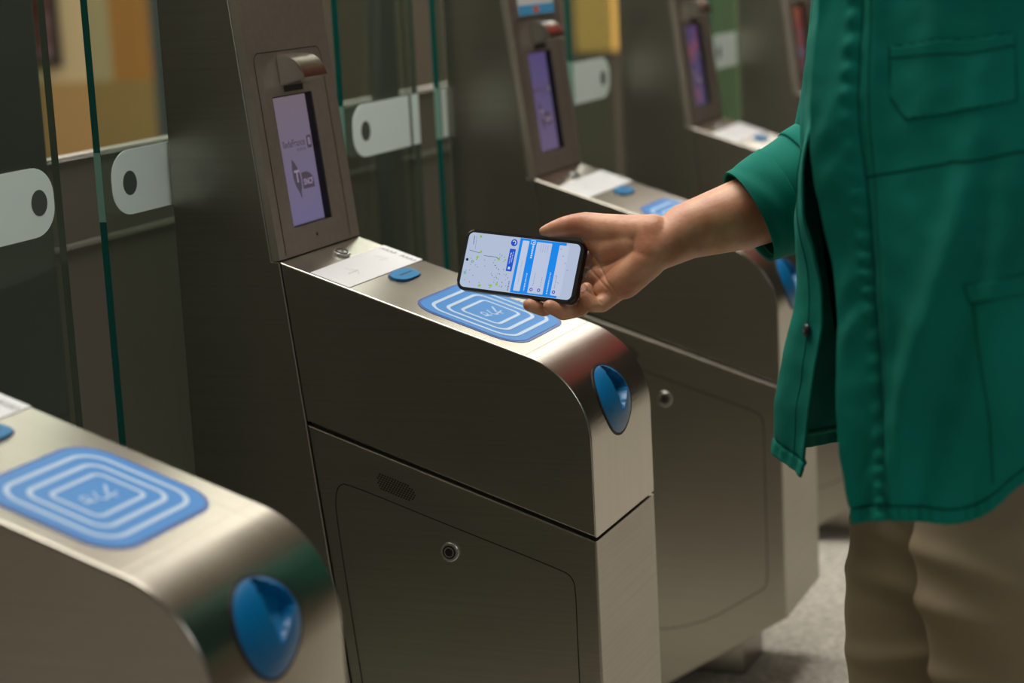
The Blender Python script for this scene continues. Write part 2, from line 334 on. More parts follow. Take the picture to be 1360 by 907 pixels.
# top: lens, paper label, ticket outlet, card reader
def circ(cx, cy, r, n=28, ry=None): return [(cx+r*math.cos(2*math.pi*i/n), cy+(ry or r)*math.sin(2*math.pi*i/n)) for i in range(n)]
lens = plate('lock_cylinder', circ(.0235, .120, .0105, ry=.0135), T, 0, .0035, MT['chrome'], gate, .0012)
ring('rim', circ(.0235, .120, .0078, ry=.0105), circ(.0235, .120, .0066, ry=.009), T, .0034, .0044, MT['seam'], lens)
plate('keyhole', circ(.0235, .121, .0026, ry=.0022), T, .0034, .0039, MT['dark'], lens)
lab = plate('paper_label', [(.040, .0035), (.094, .0035), (.093, GW-.0008), (.036, GW-.0008)], T, .0002, .0007, MT['paper'], gate)
ribbons('arrow_mark', [([(.052, .158), (.066, .170), (.064, .150)], .0022, False)], T, .0009, MT['inkpale'], lab)
ribbons('arrow_mark', [([(.056, .066), (.068, .078), (.076, .066)], .0022, False), ([(.068, .078), (.068, .052)], .0022, False)], T, .0009, MT['inkpale'], lab)
random.seed(5); scribble = []
for k in range(9):
    u0 = .040+.0058*k
    if k in (4,): continue
    scribble.append(([(u0, .196), (u0+.0030, .209), (u0+.0036, .198)], .0010, False))
    if k % 2: scribble.append(([(u0, .2035), (u0+.0034, .2045)], .0008, False))
ribbons('small_print', scribble, T, .0009, MT['ink'], lab)
bo = [(.0975, .120), (.0975, .146), (.1005, .158), (.107, .165), (.114, .166), (.1205, .160), (.1225, .147), (.1225, .120), (.1205, .108), (.114, .101), (.107, .1005), (.1005, .107)]
bo = [(a, b_-.006) for a, b_ in bo]
def sc_(pts, k):
    cx = sum(p[0] for p in pts)/len(pts); cy = sum(p[1] for p in pts)/len(pts); return [(cx+(a-cx)*k, cy+(b_-cy)*k) for a, b_ in pts]
def smooth_loop(pts, it=2):
    for _ in range(it): pts = [q for i in range(len(pts)) for q in (((3*pts[i][0]+pts[(i+1) % len(pts)][0])/4, (3*pts[i][1]+pts[(i+1) % len(pts)][1])/4), ((pts[i][0]+3*pts[(i+1) % len(pts)][0])/4, (pts[i][1]+3*pts[(i+1) % len(pts)][1])/4))]
    return pts
bo = smooth_loop(bo)
plate('outlet_recess', sc_(bo, 1.08), T, .0001, .0006, MT['dark'], gate)
tk = plate('ticket_outlet', bo, T, .0004, .0030, MT['blue2'], gate, .0016)
ribbons('slot', [([(.1100, .113), (.1100, .148)], .0019, False)], T, .0032, MT['dark'], tk)
CU_, CY = .2385, .1095
plate('reader_edge', rrect(CU_, CY, .0745, .0855, .036), T, .0001, .0006, MT['cardedge'], gate)
rd = plate('card_reader', rrect(CU_, CY, .0705, .0815, .032), T, .0004, .0010, MT['cardblue'], gate)
for k, (ins, wd) in enumerate(((.0115, .0048), (.0275, .0048), (.0430, .0042))):
    o_ = rrect(CU_, CY, .0705-ins, .0815-ins, max(.032-ins*.55, .010)); i_ = rrect(CU_, CY, .0705-ins-wd, .0815-ins-wd, max(.032-ins*.55-wd, .006))
    ring('white_ring', o_, i_, T, .0009, .0013, MT['cardwhite'], rd)
ic = [([(CU_+.002, CY-.024), (CU_+.006, CY-.010)], .0022, False), ([(CU_-.006, CY+.001), (CU_+.004, CY-.006), (CU_+.010, CY+.002)], .0022, False),
      (arc(CU_-.002, CY-.016, .0045, 0, 360, 14), .0018, True), ([(CU_-.008, CY+.022), (CU_+.004, CY+.008), (CU_+.012, CY+.012)], .0026, False), ([(CU_+.008, CY-.004), (CU_+.006, CY+.020)], .0018, False)]
ribbons('contactless_symbol', ic, T, .0012, MT['cardwhite'], rd)
# blue ticket mouth on the nose
def mouth():
    NX, NY = 46, 54; cy, cs, hx, hy = .1025, .034, .050, .0435
    def h_(a, b):
        r = math.hypot(a, b); h = .0030*(1-min(r, 1)**5)+.0016*(1-r*r)
        # notch to the right of the middle: wall on the left, ledge at the bottom
        if a > -.05+.20*(b-.15) and b > .14 and a < .86 and b < .93-.9*max(0, a-.22):
            t = (a+.05)/.85; h -= .0200*(1-.45*max(0, t))
        elif -.38 < b <= .14 and a > 0:
            q = (b+.38)/.52; lim = .10+.72*q
            if a < lim: h -= .0170*q*(1-.30*a)
        return h
    V, F_ = [], []
    rings_ = 26; seg = 72
    for i in range(rings_+1):
        rr = i/rings_
        for j in range(seg):
            t = 2*math.pi*j/seg; a, b_ = rr*math.cos(t), rr*math.sin(t)
            wx = 1-.13*max(0, -b_)-.02*b_      # egg: narrower at the bottom
            V.append(N_(cy+hx*a*wx, cs+hy*b_, .0004+h_(a, b_)))
    for i in range(rings_):
        for j in range(seg):
            k = (j+1) % seg; F_.append((i*seg+j, i*seg+k, (i+1)*seg+k, (i+1)*seg+j))
    o = mesh_obj('ticket_mouth', V, F_, MT['blue'], gate, smooth=True); o.data.set_sharp_from_angle(angle=R(35))
    oo = [(cy+hx*1.05*math.cos(2*math.pi*j/seg)*(1-.13*max(0, -math.sin(2*math.pi*j/seg))), cs+hy*1.05*math.sin(2*math.pi*j/seg)) for j in range(seg)]
    ii = [(cy+hx*.97*math.cos(2*math.pi*j/seg)*(1-.13*max(0, -math.sin(2*math.pi*j/seg))), cs+hy*.97*math.sin(2*math.pi*j/seg)) for j in range(seg)]
    ring('mouth_gasket', oo, ii, N_, .0002, .0008, MT['dark'], gate)
mouth()
# opening in the nose sheet behind the blue ticket mouth
def egg(k, n=64): return [(.1025+.050*k*math.cos(2*math.pi*j/n)*(1-.13*max(0, -math.sin(2*math.pi*j/n))), .034+.0435*k*math.sin(2*math.pi*j/n)) for j in range(n)]
cut = plate('cutter', egg(1.0), N_, -.040, .02, MT['dark'], None)
for hn in ('upper_housing',):
    ho = bpy.data.objects[hn]; ho.modifiers.clear(); bmod = ho.modifiers.new('opening', 'BOOLEAN'); bmod.operation = 'DIFFERENCE'; bmod.solver = 'EXACT'; bmod.object = cut
    dg = bpy.context.evaluated_depsgraph_get(); nm = bpy.data.meshes.new_from_object(ho.evaluated_get(dg)); ho.modifiers.clear(); ho.data = nm
    wn = ho.modifiers.new('normals', 'WEIGHTED_NORMAL'); wn.weight = 100; wn.keep_sharp = True
bpy.data.objects.remove(cut)
# bend line where the top folds over
ribbons('fold_line', [([(0.329, .002), (0.329, GW-.002)], .0010, False)], T, .0002, MT['plate'], gate)
# speaker grille: small dark holes in rows following the slope
sp = math.tan(SL)
V, F_ = [], []
for r_ in range(7):
    for c_ in range(15):
        x = .1125+c_*.0033+(.00165 if r_ % 2 else 0); z = .7435-r_*.0030-(x-.1125)*sp
        if (r_ in (0, 6)) and (c_ < 1 or c_ > 12): continue
        if (r_ in (1, 5)) and c_ > 13: continue
        k = len(V); V += [side(x+.00125*math.cos(2*math.pi*i/8), z+.00125*math.sin(2*math.pi*i/8), .0004) for i in range(8)]; F_.append(tuple(range(k, k+8)))
mesh_obj('speaker_grille', V, F_, MT['dark'], gate)
dp = smooth_loop([(.052, .690), (.054, .716), (.060, .7265), (.070, .7285), (.200, .684), (.345, .6365), (.356, .630), (.361, .618), (.3605, .56), (.3605, .45), (.3600, .360), (.354, .349), (.340, .340), (.24, .277), (.12, .262), (.10, .262), (.09, .30), (.07, .50)], 2)
ribbons('access_door_groove', [(dp, .0013, True)], side, .0004, MT['seam'], gate)
lk = plate('door_lock', circ(.2022, .6505, .0122), side, 0, .0030, MT['chrome'], gate, .0010)
plate('lock_core', circ(.2022, .6505, .0084), side, .0028, .0036, MT['black'], lk)
ring('lock_ring', circ(.2022, .6505, .0062), circ(.2022, .6505, .0052), side, .0035, .0041, MT['chrome'], lk)
ft = extrude('foot', [(.200, F0+.001), (.292, F0+.001), (.292, .240), (.200, .182)], .085, .205, MT['steel'], gate, .001)

def copy_tree(o, parent=None):
    c = o.copy(); COL.objects.link(c); c.parent = parent
    for ch in list(o.children): copy_tree(ch, c)
    return c
gates = {0: gate}
GY = {-1: -.8668, 1: .8526, 2: 1.7085, 3: 2.5678}
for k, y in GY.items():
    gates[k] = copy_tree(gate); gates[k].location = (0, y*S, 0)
gl = {-1: 'steel ticket gate nearest the camera, only its nose and reader showing at lower left',
      0: 'steel ticket gate in the middle, with the phone held over its blue card reader',
      1: 'steel ticket gate just behind the middle one, white and blue sticker above its screen',
      2: 'steel ticket gate third from the front, violet screen with a pink patch',
      3: 'farthest steel ticket gate, reddish screen half hidden behind the green jacket'}
for k, g_ in gates.items(): tag(g_, gl[k], 'ticket gate', 'ticket gates in a row')
for k, mm in ((1, 'screen2'), (2, 'screen3'), (3, 'screen4')):
    for ch in gates[k].children:
        if ch.name.startswith('display') and not ch.name.startswith('display_bezel'):
            ch.data = ch.data.copy(); ch.data.materials[0] = MT[mm]
st = plate('notice_sticker', [(.036, .2555), (.194, .2555), (.196, .345), (.038, .345)], Fp, .0002, .0007, MT['paper'], gates[1])
stb = plate('blue_band', [(.036, .2555), (.194, .2555), (.195, .2715), (.0365, .2715)], Fp, .0006, .0009, mat('sticker_blue', lin(74, 160, 214), .5), st)
plate('orange_mark', rrect(.112, .2632, .012, .0050, .002), Fp, .0008, .0011, mat('sticker_orange', lin(214, 120, 78), .5), st)
ribbons('red_mark', [([(.107, .2600), (.107, .2665), (.114, .2600), (.114, .2665)], .0018, False)], Fp, .0013, mat('sticker_red', lin(170, 40, 50), .5), st)
ribbons('print_line', [([(.06, .292), (.17, .292)], .0014, False), ([(.06, .303), (.15, .303)], .0014, False)], Fp, .0009, MT['inkpale'], st)

# ------------------------------------------------------------------ glass door leaves
def leaf(label, y0, y1, em0='edge', em1='glass', x=-.155, band=None, round_='low', hole=None, edges=('y0',), zt=1.75, group='glass door leaves'):
    e = empty('glass_door_leaf', (x*S, (y0+y1)/2*S, 0)); tag(e, label, 'glass door', group)
    yc = (y0+y1)/2; th = .0095
    def q(a, b, h=0): return ((h)*S, (a-yc)*S, (b-F0)*S)
    lo, hi = F0+.06, zt
    V = [q(a, b, h) for h in (-th/2, th/2) for a, b in ((y0, lo), (y1, lo), (y1, hi), (y0, hi))]
    F_ = [(0, 3, 2, 1), (4, 5, 6, 7), (0, 1, 5, 4), (2, 3, 7, 6), (0, 4, 7, 3), (1, 2, 6, 5)]
    mesh_obj('pane', V, F_, None, e, mats=[MT['glass'], MT['edge'], MT[em0], MT[em1]], fm=[0, 0, 1, 1, 2, 3])
    if band:
        b0, b1 = band; z0, z1 = 1.070, 1.147; r = .032; pts = []
        def cor(cx, cz, a0, a1): return [(cx+r*1.25*math.cos(R(a0+(a1-a0)*i/8)), cz+r*math.sin(R(a0+(a1-a0)*i/8))) for i in range(9)]
        if round_ == 'low': pts = cor(b0+r*1.25, z1-r, 180, 90)[:]+[(b1, z1), (b1, z0)]+cor(b0+r*1.25, z0+r, 270, 180)
        elif round_ == 'high': pts = [(b0, z0), (b0, z1)]+cor(b1-r*1.25, z1-r, 90, 0)+cor(b1-r*1.25, z0+r, 0, -90)
        else: pts = [(b0, z0), (b0, z1), (b1, z1), (b1, z0)]
        sk = plate('frosted_band', pts, q, th/2+.0003, th/2+.0009, MT['sticker'], e)
        if hole: plate('dark_spot', circ(hole, 1.1075, .015, ry=.0145), q, th/2+.0008, th/2+.0012, MT['stickerin'], sk)
        for ed in edges:
            ye = y0 if ed == 'y0' else y1; s_ = -1 if ed == 'y0' else 1
            bx = [(ye, z0-.002), (ye, z1+.002)]
            Vx = [q(ye+s_*.0006, z_, h) for z_ in (z0-.002, z1+.002) for h in (-th/2, th/2)]
            mesh_obj('pale_edge', Vx, [(0, 1, 3, 2)], MT['edgepale'], e)
    return e
leaf('glass door leaf at the far left, its frosted band rounded on the right end', -.63, -.2215, band=(-.60, -.2385), round_='high', hole=-.267, edges=(), em0='glass', em1='edgegrey')
leaf('glass door leaf left of the middle gate, dark spot in its frosted band', -.1365, .035, band=(-.1195, .033), round_='low', hole=-.081)
leaf('glass door leaf between the middle gate and the next, widest frosted band', .488, .712, x=-.150, band=(.511, .7085), round_='low', hole=.553)
leaf('narrow clear glass pane right beside the widest frosted band', .7185, .745, x=-.150, band=(.7190, .7445), round_='none', edges=(), em0='glass', em1='edgegrey')
leaf('narrow glass pane against the second tower with a green edge', .829, .8535, x=-.150, band=(.832, .853), round_='none', hole=None)
leaf('glass door leaf between the second and third towers, spot at its right end', 1.440, 1.665, x=-.150, band=(1.446, 1.645), round_='high', hole=1.608)
leaf('glass door leaf behind the third tower, farthest frosted band', 2.36, 2.567, x=-.150, band=(2.375, 2.560), round_='none', hole=2.408, edges=())

# hand-placed world coordinates (metres) of cloth rows, joints and radii
JACKET = [[[0.8341, -0.1722, 1.4237], [0.8016, -0.2235, 1.3587], [0.7816, -0.27, 1.2802], [0.7741, -0.2953, 1.2092], [0.7697, -0.3115, 1.1382], [0.7695, -0.326, 1.0669], [0.7747, -0.3354, 1.0096], [0.7842, -0.3432, 0.952], [0.7957, -0.3501, 0.8943], [0.799, -0.3575, 0.8365], [0.8016, -0.3652, 0.7786], [0.8058, -0.3723, 0.7205], [0.8102, -0.3767, 0.6789]], [[0.8484, -0.1888, 1.4214], [0.8279, -0.2423, 1.3564], [0.8211, -0.2899, 1.2787], [0.8187, -0.3155, 1.2091], [0.8166, -0.3304, 1.1397], [0.8161, -0.3446, 1.0702], [0.8228, -0.3533, 1.0141], [0.8288, -0.3621, 0.9581], [0.8342, -0.3712, 0.9022], [0.8411, -0.3771, 0.8456], [0.8449, -0.384, 0.789], [0.8487, -0.391, 0.7323], [0.8521, -0.3957, 0.6918]], [[0.866, -0.2041, 1.4188], [0.8657, -0.257, 1.3529], [0.8695, -0.3068, 1.2754], [0.8742, -0.3317, 1.2066], [0.8766, -0.3446, 1.138], [0.8791, -0.3574, 1.0694], [0.881, -0.3678, 1.0146], [0.8829, -0.3781, 0.9597], [0.8849, -0.3884, 0.9048], [0.8859, -0.3936, 0.8489], [0.8868, -0.3987, 0.7927], [0.8877, -0.4039, 0.7361], [0.8884, -0.4076, 0.6956]], [[0.8847, -0.2078, 1.417], [0.9006, -0.2641, 1.3501], [0.9136, -0.319, 1.2728], [0.9187, -0.3467, 1.205], [0.9212, -0.3594, 1.1374], [0.9238, -0.372, 1.0699], [0.9258, -0.3821, 1.0159], [0.9278, -0.3922, 0.9619], [0.9298, -0.4023, 0.9079], [0.9302, -0.4022, 0.8518], [0.9304, -0.4018, 0.795], [0.9307, -0.4016, 0.7375], [0.9309, -0.4014, 0.6963]], [[0.9032, -0.1893, 1.4167], [0.9341, -0.249, 1.3508], [0.9564, -0.3093, 1.2758], [0.9618, -0.3443, 1.2111], [0.9639, -0.3564, 1.1469], [0.966, -0.3686, 1.0827], [0.9676, -0.3783, 1.0313], [0.9693, -0.388, 0.9799], [0.9709, -0.3978, 0.9285], [0.9714, -0.3995, 0.8756], [0.971, -0.3952, 0.8208], [0.9706, -0.3911, 0.7653], [0.9704, -0.3882, 0.7253]], [[0.9309, -0.1336, 1.4184], [0.9761, -0.1906, 1.3537], [1.0096, -0.2503, 1.2806], [1.0147, -0.2936, 1.2185], [1.016, -0.3055, 1.157], [1.0173, -0.3174, 1.0956], [1.0184, -0.3269, 1.0464], [1.0195, -0.3364, 0.9973], [1.0205, -0.3459, 0.9481], [1.0216, -0.3554, 0.8989], [1.0209, -0.3504, 0.8468], [1.0203, -0.3453, 0.7939], [1.0198, -0.3418, 0.7558]], [[0.9643, -0.0533, 1.4213], [1.0255, -0.0762, 1.3565], [1.0716, -0.1056, 1.2816], [1.0732, -0.1379, 1.2173], [1.0732, -0.1508, 1.1535], [1.0733, -0.1637, 1.0896], [1.0733, -0.174, 1.0385], [1.0733, -0.1843, 0.9874], [1.0734, -0.1946, 0.9363], [1.0734, -0.205, 0.8853], [1.0728, -0.2078, 0.8327], [1.072, -0.2085, 0.7793], [1.0715, -0.209, 0.741]], [[0.9507, 0.0529, 1.43], [1.0066, 0.0973, 1.3673], [1.0523, 0.1329, 1.2894], [1.0506, 0.1392, 1.2193], [1.0507, 0.125, 1.1488], [1.0507, 0.1107, 1.0783], [1.0508, 0.0993, 1.0219], [1.0508, 0.0879, 0.9655], [1.0508, 0.0765, 0.9091], [1.0509, 0.0651, 0.8527], [1.0509, 0.0537, 0.7963], [1.0509, 0.0423, 0.7399], [1.051, 0.0342, 0.6997]], [[0.8951, 0.1088, 1.4387], [0.905, 0.1649, 1.3776], [0.9128, 0.2135, 1.2985], [0.9094, 0.2362, 1.2241], [0.9111, 0.2216, 1.1487], [0.9127, 0.207, 1.0734], [0.914, 0.1954, 1.0131], [0.9153, 0.1837, 0.9529], [0.9166, 0.1721, 0.8926], [0.9179, 0.1604, 0.8323], [0.9192, 0.1487, 0.7721], [0.9206, 0.1371, 0.7118], [0.9215, 0.1288, 0.6688]], [[0.8354, 0.0738, 1.4412], [0.7983, 0.1166, 1.382], [0.7672, 0.1543, 1.3036], [0.7608, 0.1759, 1.2278], [0.7616, 0.1607, 1.151], [0.7625, 0.1455, 1.0742], [0.7632, 0.1334, 1.0128], [0.7638, 0.1212, 0.9513], [0.7645, 0.1091, 0.8899], [0.7652, 0.0969, 0.8285], [0.7659, 0.0848, 0.767], [0.7666, 0.0726, 0.7056], [0.7671, 0.064, 0.6618]], [[0.8203, 0.0008, 1.4372], [0.7709, 0.031, 1.3791], [0.727, 0.056, 1.3024], [0.7111, 0.0677, 1.2284], [0.702, 0.0488, 1.1536], [0.6939, 0.0303, 1.0787], [0.6938, 0.0181, 1.0184], [0.6937, 0.0058, 0.9581], [0.6935, -0.0064, 0.8979], [0.6934, -0.0187, 0.8376], [0.6911, -0.022, 0.7755], [0.6887, -0.025, 0.7129], [0.6869, -0.0272, 0.6679]], [[0.8138, -0.0688, 1.4328], [0.7843, -0.0479, 1.374], [0.7497, -0.0353, 1.2986], [0.725, -0.0368, 1.2275], [0.7139, -0.0559, 1.1554], [0.7058, -0.0739, 1.0831], [0.6994, -0.0882, 1.0252], [0.6981, -0.1005, 0.9671], [0.6979, -0.1124, 0.9089], [0.6956, -0.1247, 0.8508], [0.6896, -0.1311, 0.7914], [0.6805, -0.1389, 0.7317], [0.6726, -0.145, 0.6891]], [[0.8485, -0.0884, 1.4285], [0.8192, -0.0896, 1.3673], [0.784, -0.098, 1.2906], [0.7623, -0.1111, 1.2192], [0.752, -0.1299, 1.1471], [0.7384, -0.1501, 1.0752], [0.7252, -0.1671, 1.0178], [0.727, -0.1782, 0.9595], [0.7348, -0.1868, 0.901], [0.739, -0.1937, 0.842], [0.733, -0.1999, 0.7824], [0.7219, -0.2081, 0.7227], [0.7181, -0.2125, 0.6797]]]
PHONE = [[0.3334, -0.0171, 0.8728], [0.9909, -0.1041, -0.0854], [0.1179, 0.3642, 0.9238], [-0.0651, -0.9255, 0.3732]]
HAND = {"thumb": [[0.3615, -0.003, 0.9125, 0.0064], [0.3678, -0.0031, 0.9135, 0.0086], [0.3761, -0.0019, 0.9151, 0.0108], [0.3869, 0.0003, 0.9171, 0.0128], [0.3991, 0.0013, 0.9192, 0.0138], [0.4133, 0.0014, 0.9192, 0.0158], [0.4377, -0.0012, 0.9142, 0.0192], [0.4662, -0.0028, 0.91, 0.0222], [0.4978, -0.0055, 0.9086, 0.024]], "thenar": [[0.424, 0.0013, 0.9021, 0.015], [0.4462, -0.0042, 0.8922, 0.02], [0.4753, -0.0064, 0.8971, 0.023]], "palm1": [[0.4273, 0.002, 0.8776, 0.0125], [0.4626, -0.0043, 0.8788, 0.018], [0.5003, -0.0098, 0.8933, 0.022]], "palm2": [[0.4271, -0.0079, 0.8583, 0.013], [0.4554, -0.013, 0.8613, 0.019], [0.4946, -0.0165, 0.8809, 0.021]], "palm3": [[0.4413, -0.0237, 0.8431, 0.014], [0.4666, -0.0245, 0.8561, 0.021], [0.498, -0.0211, 0.8808, 0.0205]], "index": [[0.4266, 0.0041, 0.8773, 0.011], [0.3763, 0.0104, 0.876, 0.009], [0.34, 0.0018, 0.8633, 0.0078]], "middle": [[0.4254, -0.003, 0.8594, 0.011], [0.3859, -0.0035, 0.8298, 0.0092], [0.3614, -0.0166, 0.8198, 0.0088], [0.3569, -0.0294, 0.8248, 0.0083], [0.3506, -0.0351, 0.8284, 0.008]], "ring": [[0.4312, -0.0102, 0.8479, 0.011], [0.4089, -0.0151, 0.8212, 0.0092], [0.3906, -0.0281, 0.8178, 0.009], [0.3831, -0.0377, 0.8249, 0.0086], [0.3789, -0.0415, 0.8282, 0.0083]], "little": [[0.4567, -0.0246, 0.8434, 0.012], [0.4444, -0.0394, 0.8315, 0.0098], [0.4345, -0.0482, 0.832, 0.009], [0.4293, -0.0482, 0.8418, 0.0084], [0.4278, -0.0454, 0.8511, 0.0076]]}
FOREARM = [[0.4978, -0.0055, 0.9086, 0.025], [0.502, -0.0153, 0.8905, 0.0245], [0.5347, 0.0211, 0.9102, 0.0335], [0.5896, 0.0552, 0.9243, 0.042], [0.6484, 0.0942, 0.9431, 0.045], [0.6994, 0.1302, 0.9635, 0.047], [0.7442, 0.1022, 1.1147, 0.05], [0.781, 0.043, 1.2906, 0.055]]
SLEEVE = [[0.6053, 0.0617, 0.9243, 0.056], [0.6374, 0.0834, 0.9392, 0.064], [0.6689, 0.1045, 0.9525, 0.072], [0.7093, 0.1288, 0.9905, 0.073], [0.744, 0.1039, 1.1233, 0.075], [0.779, 0.0328, 1.2987, 0.075]]
BODYPTS = {"neck": [[0.9034, 0.0034, 1.4991, 0.055], [0.9051, -0.0116, 1.4216, 0.07]], "chest": [[0.8601, -0.0309, 1.3085, 0.11], [0.9543, -0.0375, 1.3024, 0.11]], "belly": [[0.849, -0.0819, 0.9706, 0.12], [0.9397, -0.11, 0.9735, 0.12]], "hip": [[0.8744, -0.0856, 0.6831, 0.112], [0.9761, -0.1917, 0.7134, 0.13]], "head": [[0.8872, 0.0154, 1.6452, 0.09]], "shoulderL": [[1.0003, -0.1089, 1.2906, 0.06]], "capL": [[0.9553, -0.0729, 1.3428, 0.06]], "elbowL": [[1.0564, -0.2323, 1.0023, 0.045]], "wristL": [[0.9821, -0.2643, 0.7771, 0.03]]}
LEGFAR = [[0.8675, -0.0949, 0.6514, 0.115], [0.849, -0.1282, 0.524, 0.102], [0.8543, -0.1507, 0.4293, 0.098], [0.8527, -0.1755, 0.283, 0.075], [0.848, -0.1817, 0.1531, 0.062], [0.8431, -0.1802, 0.0619, 0.054]]
LEGNEAR = [[0.9744, -0.2358, 0.7164, 0.13], [0.9736, -0.2822, 0.5975, 0.116], [0.9869, -0.2976, 0.4944, 0.102], [0.9892, -0.3206, 0.3216, 0.078], [0.985, -0.3321, 0.1645, 0.062], [0.9807, -0.3306, 0.0718, 0.054]]
CHEST_POCKET = [[1.556, 4.054], [2.763, 3.937], [4.029, 4.028], [4.042, 4.974], [2.987, 4.872], [1.819, 5.017], [1.574, 4.714]]
CHEST_FLAP = [[1.558, 4.202], [2.757, 4.126], [4.027, 4.213]]
YOKE = [[1.09, 5.999], [1.721, 5.888], [2.801, 5.695], [4.007, 5.874], [4.447, 6.009]]
LOWER_POCKET = [[3.007, 7.771], [3.602, 7.891], [4.372, 8.088], [4.37, 8.448], [3.758, 8.219], [3.116, 8.071]]
POCKET_SEAM = [[3.184, 8.09], [3.336, 9.029], [3.469, 10.228], [3.501, 11.351]]
BUTTON = [11.774, 9.221]
CREASES = [[[0.0714, 0.05], [0.07, 0.0454], [0.081, 0.0387], [0.0843, 0.0346]], [[0.1315, -0.0255], [0.1237, -0.0165], [0.1015, -0.0014], [0.0875, 0.0082]], [[0.134, -0.0208], [0.1306, -0.0157], [0.1191, -0.006], [0.1039, 0.01], [0.0918, 0.022]], [[0.0998, -0.0215], [0.1119, -0.0279], [0.119, -0.0336]], [[0.1252, 0.0212], [0.1122, 0.0154], [0.0992, 0.0095]]]
CUFF = [[0.5985, 0.0561, 0.9214, 0.0575], [0.6117, 0.0651, 0.9282, 0.061], [0.6322, 0.0786, 0.9371, 0.065]]
# ------------------------------------------------------------------ smartphone
pc, pa, pb, pn = [Vector(v) for v in PHONE]
phone = empty('smartphone', pc); phone.matrix_world = Matrix((pa, pb, pn)).transposed().to_4x4(); phone.matrix_world.translation = pc
tag(phone, 'smartphone in a black case, held sideways in the hand, lit screen with map', 'phone')
HA, HB = .0800, .0378
def ph(a, b, h=0): return (a, b, h)
plate('phone_case', rrect(0, 0, HA, HB, .0105), ph, -.0105, .0, MT['black'], phone, .0022)
SA, SB = .0752, .0340
def em(name, c, s=.9): return mat(name, (0, 0, 0, 1), .25, emit=c, es=s)
def ui(p, q): return (-SA+2*SA*p, SB-2*SB*q)
disp = plate('touchscreen', rrect(0, 0, SA, SB, .0065), ph, .0001, .0006, em('screen_map', lin(182, 196, 222)), phone)
def uirect(name, p0, p1, q0, q1, h, c, r=.0008, parent=disp, cut=None):
    a0, b1 = ui(p0, q0); a1, b0 = ui(p1, q1)
    return plate(name, rrect((a0+a1)/2, (b0+b1)/2, (a1-a0)/2, (b1-b0)/2, r, 4), ph, h-.0001, h, em(name+'_light', c), parent)
uirect('blue_sheet', .464, .876, .006, .994, .0008, lin(0, 138, 240), .0004)
uirect('search_field', .489, .548, .045, .955, .0010, lin(196, 208, 232), .001)
uirect('trip_card', .616, .752, .045, .965, .0010, lin(190, 203, 230), .001)
uirect('line_card', .818, .905, .055, .955, .0010, lin(192, 204, 230), .001)
uirect('line_pill', .390, .442, .218, .625, .0010, lin(18, 84, 205), .0008)
ua, ub = ui(.416, .105)
plate('round_button', circ(ua, ub, .0043), ph, .0008, .0011, em('button_blue', lin(16, 80, 196)), disp)
ribbons('button_sign', [(arc(ua, ub, .0022, -60, 150, 8), .0010, False)], ph, .0013, em('sign_white', lin(215, 228, 245)), disp)
gm = em('stop_green', lin(146, 196, 40))
for i, (p, q, r) in enumerate([(.108, .062, 1), (.135, .334, 1), (.114, .44, 1), (.308, .432, 1), (.366, .433, .6), (.184, .944, 1), (.283, .919, 1), (.333, .885, 1)]):
    a, b_ = ui(p, q); plate('map_stop', circ(a, b_, .00165*r, 12), ph, .0006, .0008, gm, disp)
tm = em('pin_teal', lin(60, 170, 140))
for p, q in ((.076, .528), (.030, .745)):
    a, b_ = ui(p, q); ring('map_pin', circ(a, b_, .0017, 12), circ(a, b_, .0009, 12), ph, .0007, .0008, tm, disp)
a, b_ = ui(.026, .503); plate('camera_hole', circ(a, b_, .0017, 14), ph, .0006, .0009, MT['black'], disp)
rm = em('ring_blue', lin(24, 66, 176))
for p, q in ((.646, .898), (.713, .895), (.844, .894)):
    a, b_ = ui(p, q); ring('stop_ring', circ(a, b_, .0021, 14), circ(a, b_, .0011, 14), ph, .0011, .0012, rm, disp)
random.seed(11)
def dashes(p, q0, q1, step=.02, wd=.0011, fill=.7):
    out = []; q = q0
    while q < q1:
        l = step*random.uniform(.5, 1)*fill
        out.append(([ui(p, q), ui(p, q+l)], wd, False)); q += step
    return out
ribbons('white_lettering', dashes(.590, .05, .35, .034, .0022, .9)+dashes(.583, .62, .95, .026, .0015)+dashes(.787, .56, .94, .026, .0016)+[([ui(.566, .03), ui(.566, .09), ui(.604, .09), ui(.604, .03)], .0008, True)]
        + dashes(.409, .29, .50, .03, .0012)+dashes(.426, .27, .48, .03, .0008)+[([ui(.415, .545), ui(.415, .59)], .0028, False)], ph, .0013, em('letter_white', lin(206, 224, 248)), disp)
ribbons('grey_lettering', dashes(.520, .40, .85, .03, .0005)+dashes(.655, .60, .84, .03, .0008)+dashes(.722, .66, .83, .03, .0008)+dashes(.845, .60, .84, .03, .0008)+[([ui(.66+.02*i, .08), ui(.66+.02*i, .22)], .0003, False) for i in range(4)]
        + [([ui(.83+.03*(i % 4), .12+.12*i), ui(.845+.03*(i % 4), .13+.12*i)], .0006, False) for i in range(6)], ph, .0013, em('letter_grey', lin(128, 140, 170)), disp)
ml = [([ui(.03, .33), ui(.13, .36)], .0006, False), ([ui(.17, .40), ui(.29, .40)], .0006, False), ([ui(.07, .06), ui(.08, .30)], .0003, False), ([ui(.05, .06), ui(.055, .22)], .0008, False)]
for i in range(46):
    p, q = random.uniform(.26, .42), random.uniform(.30, .97); a = random.uniform(-1, 1)
    ml.append(([ui(p, q), ui(p+.006+.004*a, q+.02*a)], .0007, False))
for i in range(16):
    p, q = random.uniform(.03, .20), random.uniform(.45, .97); ml.append(([ui(p, q), ui(p+.008, q+random.uniform(-.03, .03))], .0005, False))
ml += dashes(.440, .80, .98, .03, .0014)
ribbons('map_marks', ml, ph, .0008, em('map_grey', lin(86, 92, 128)), disp)

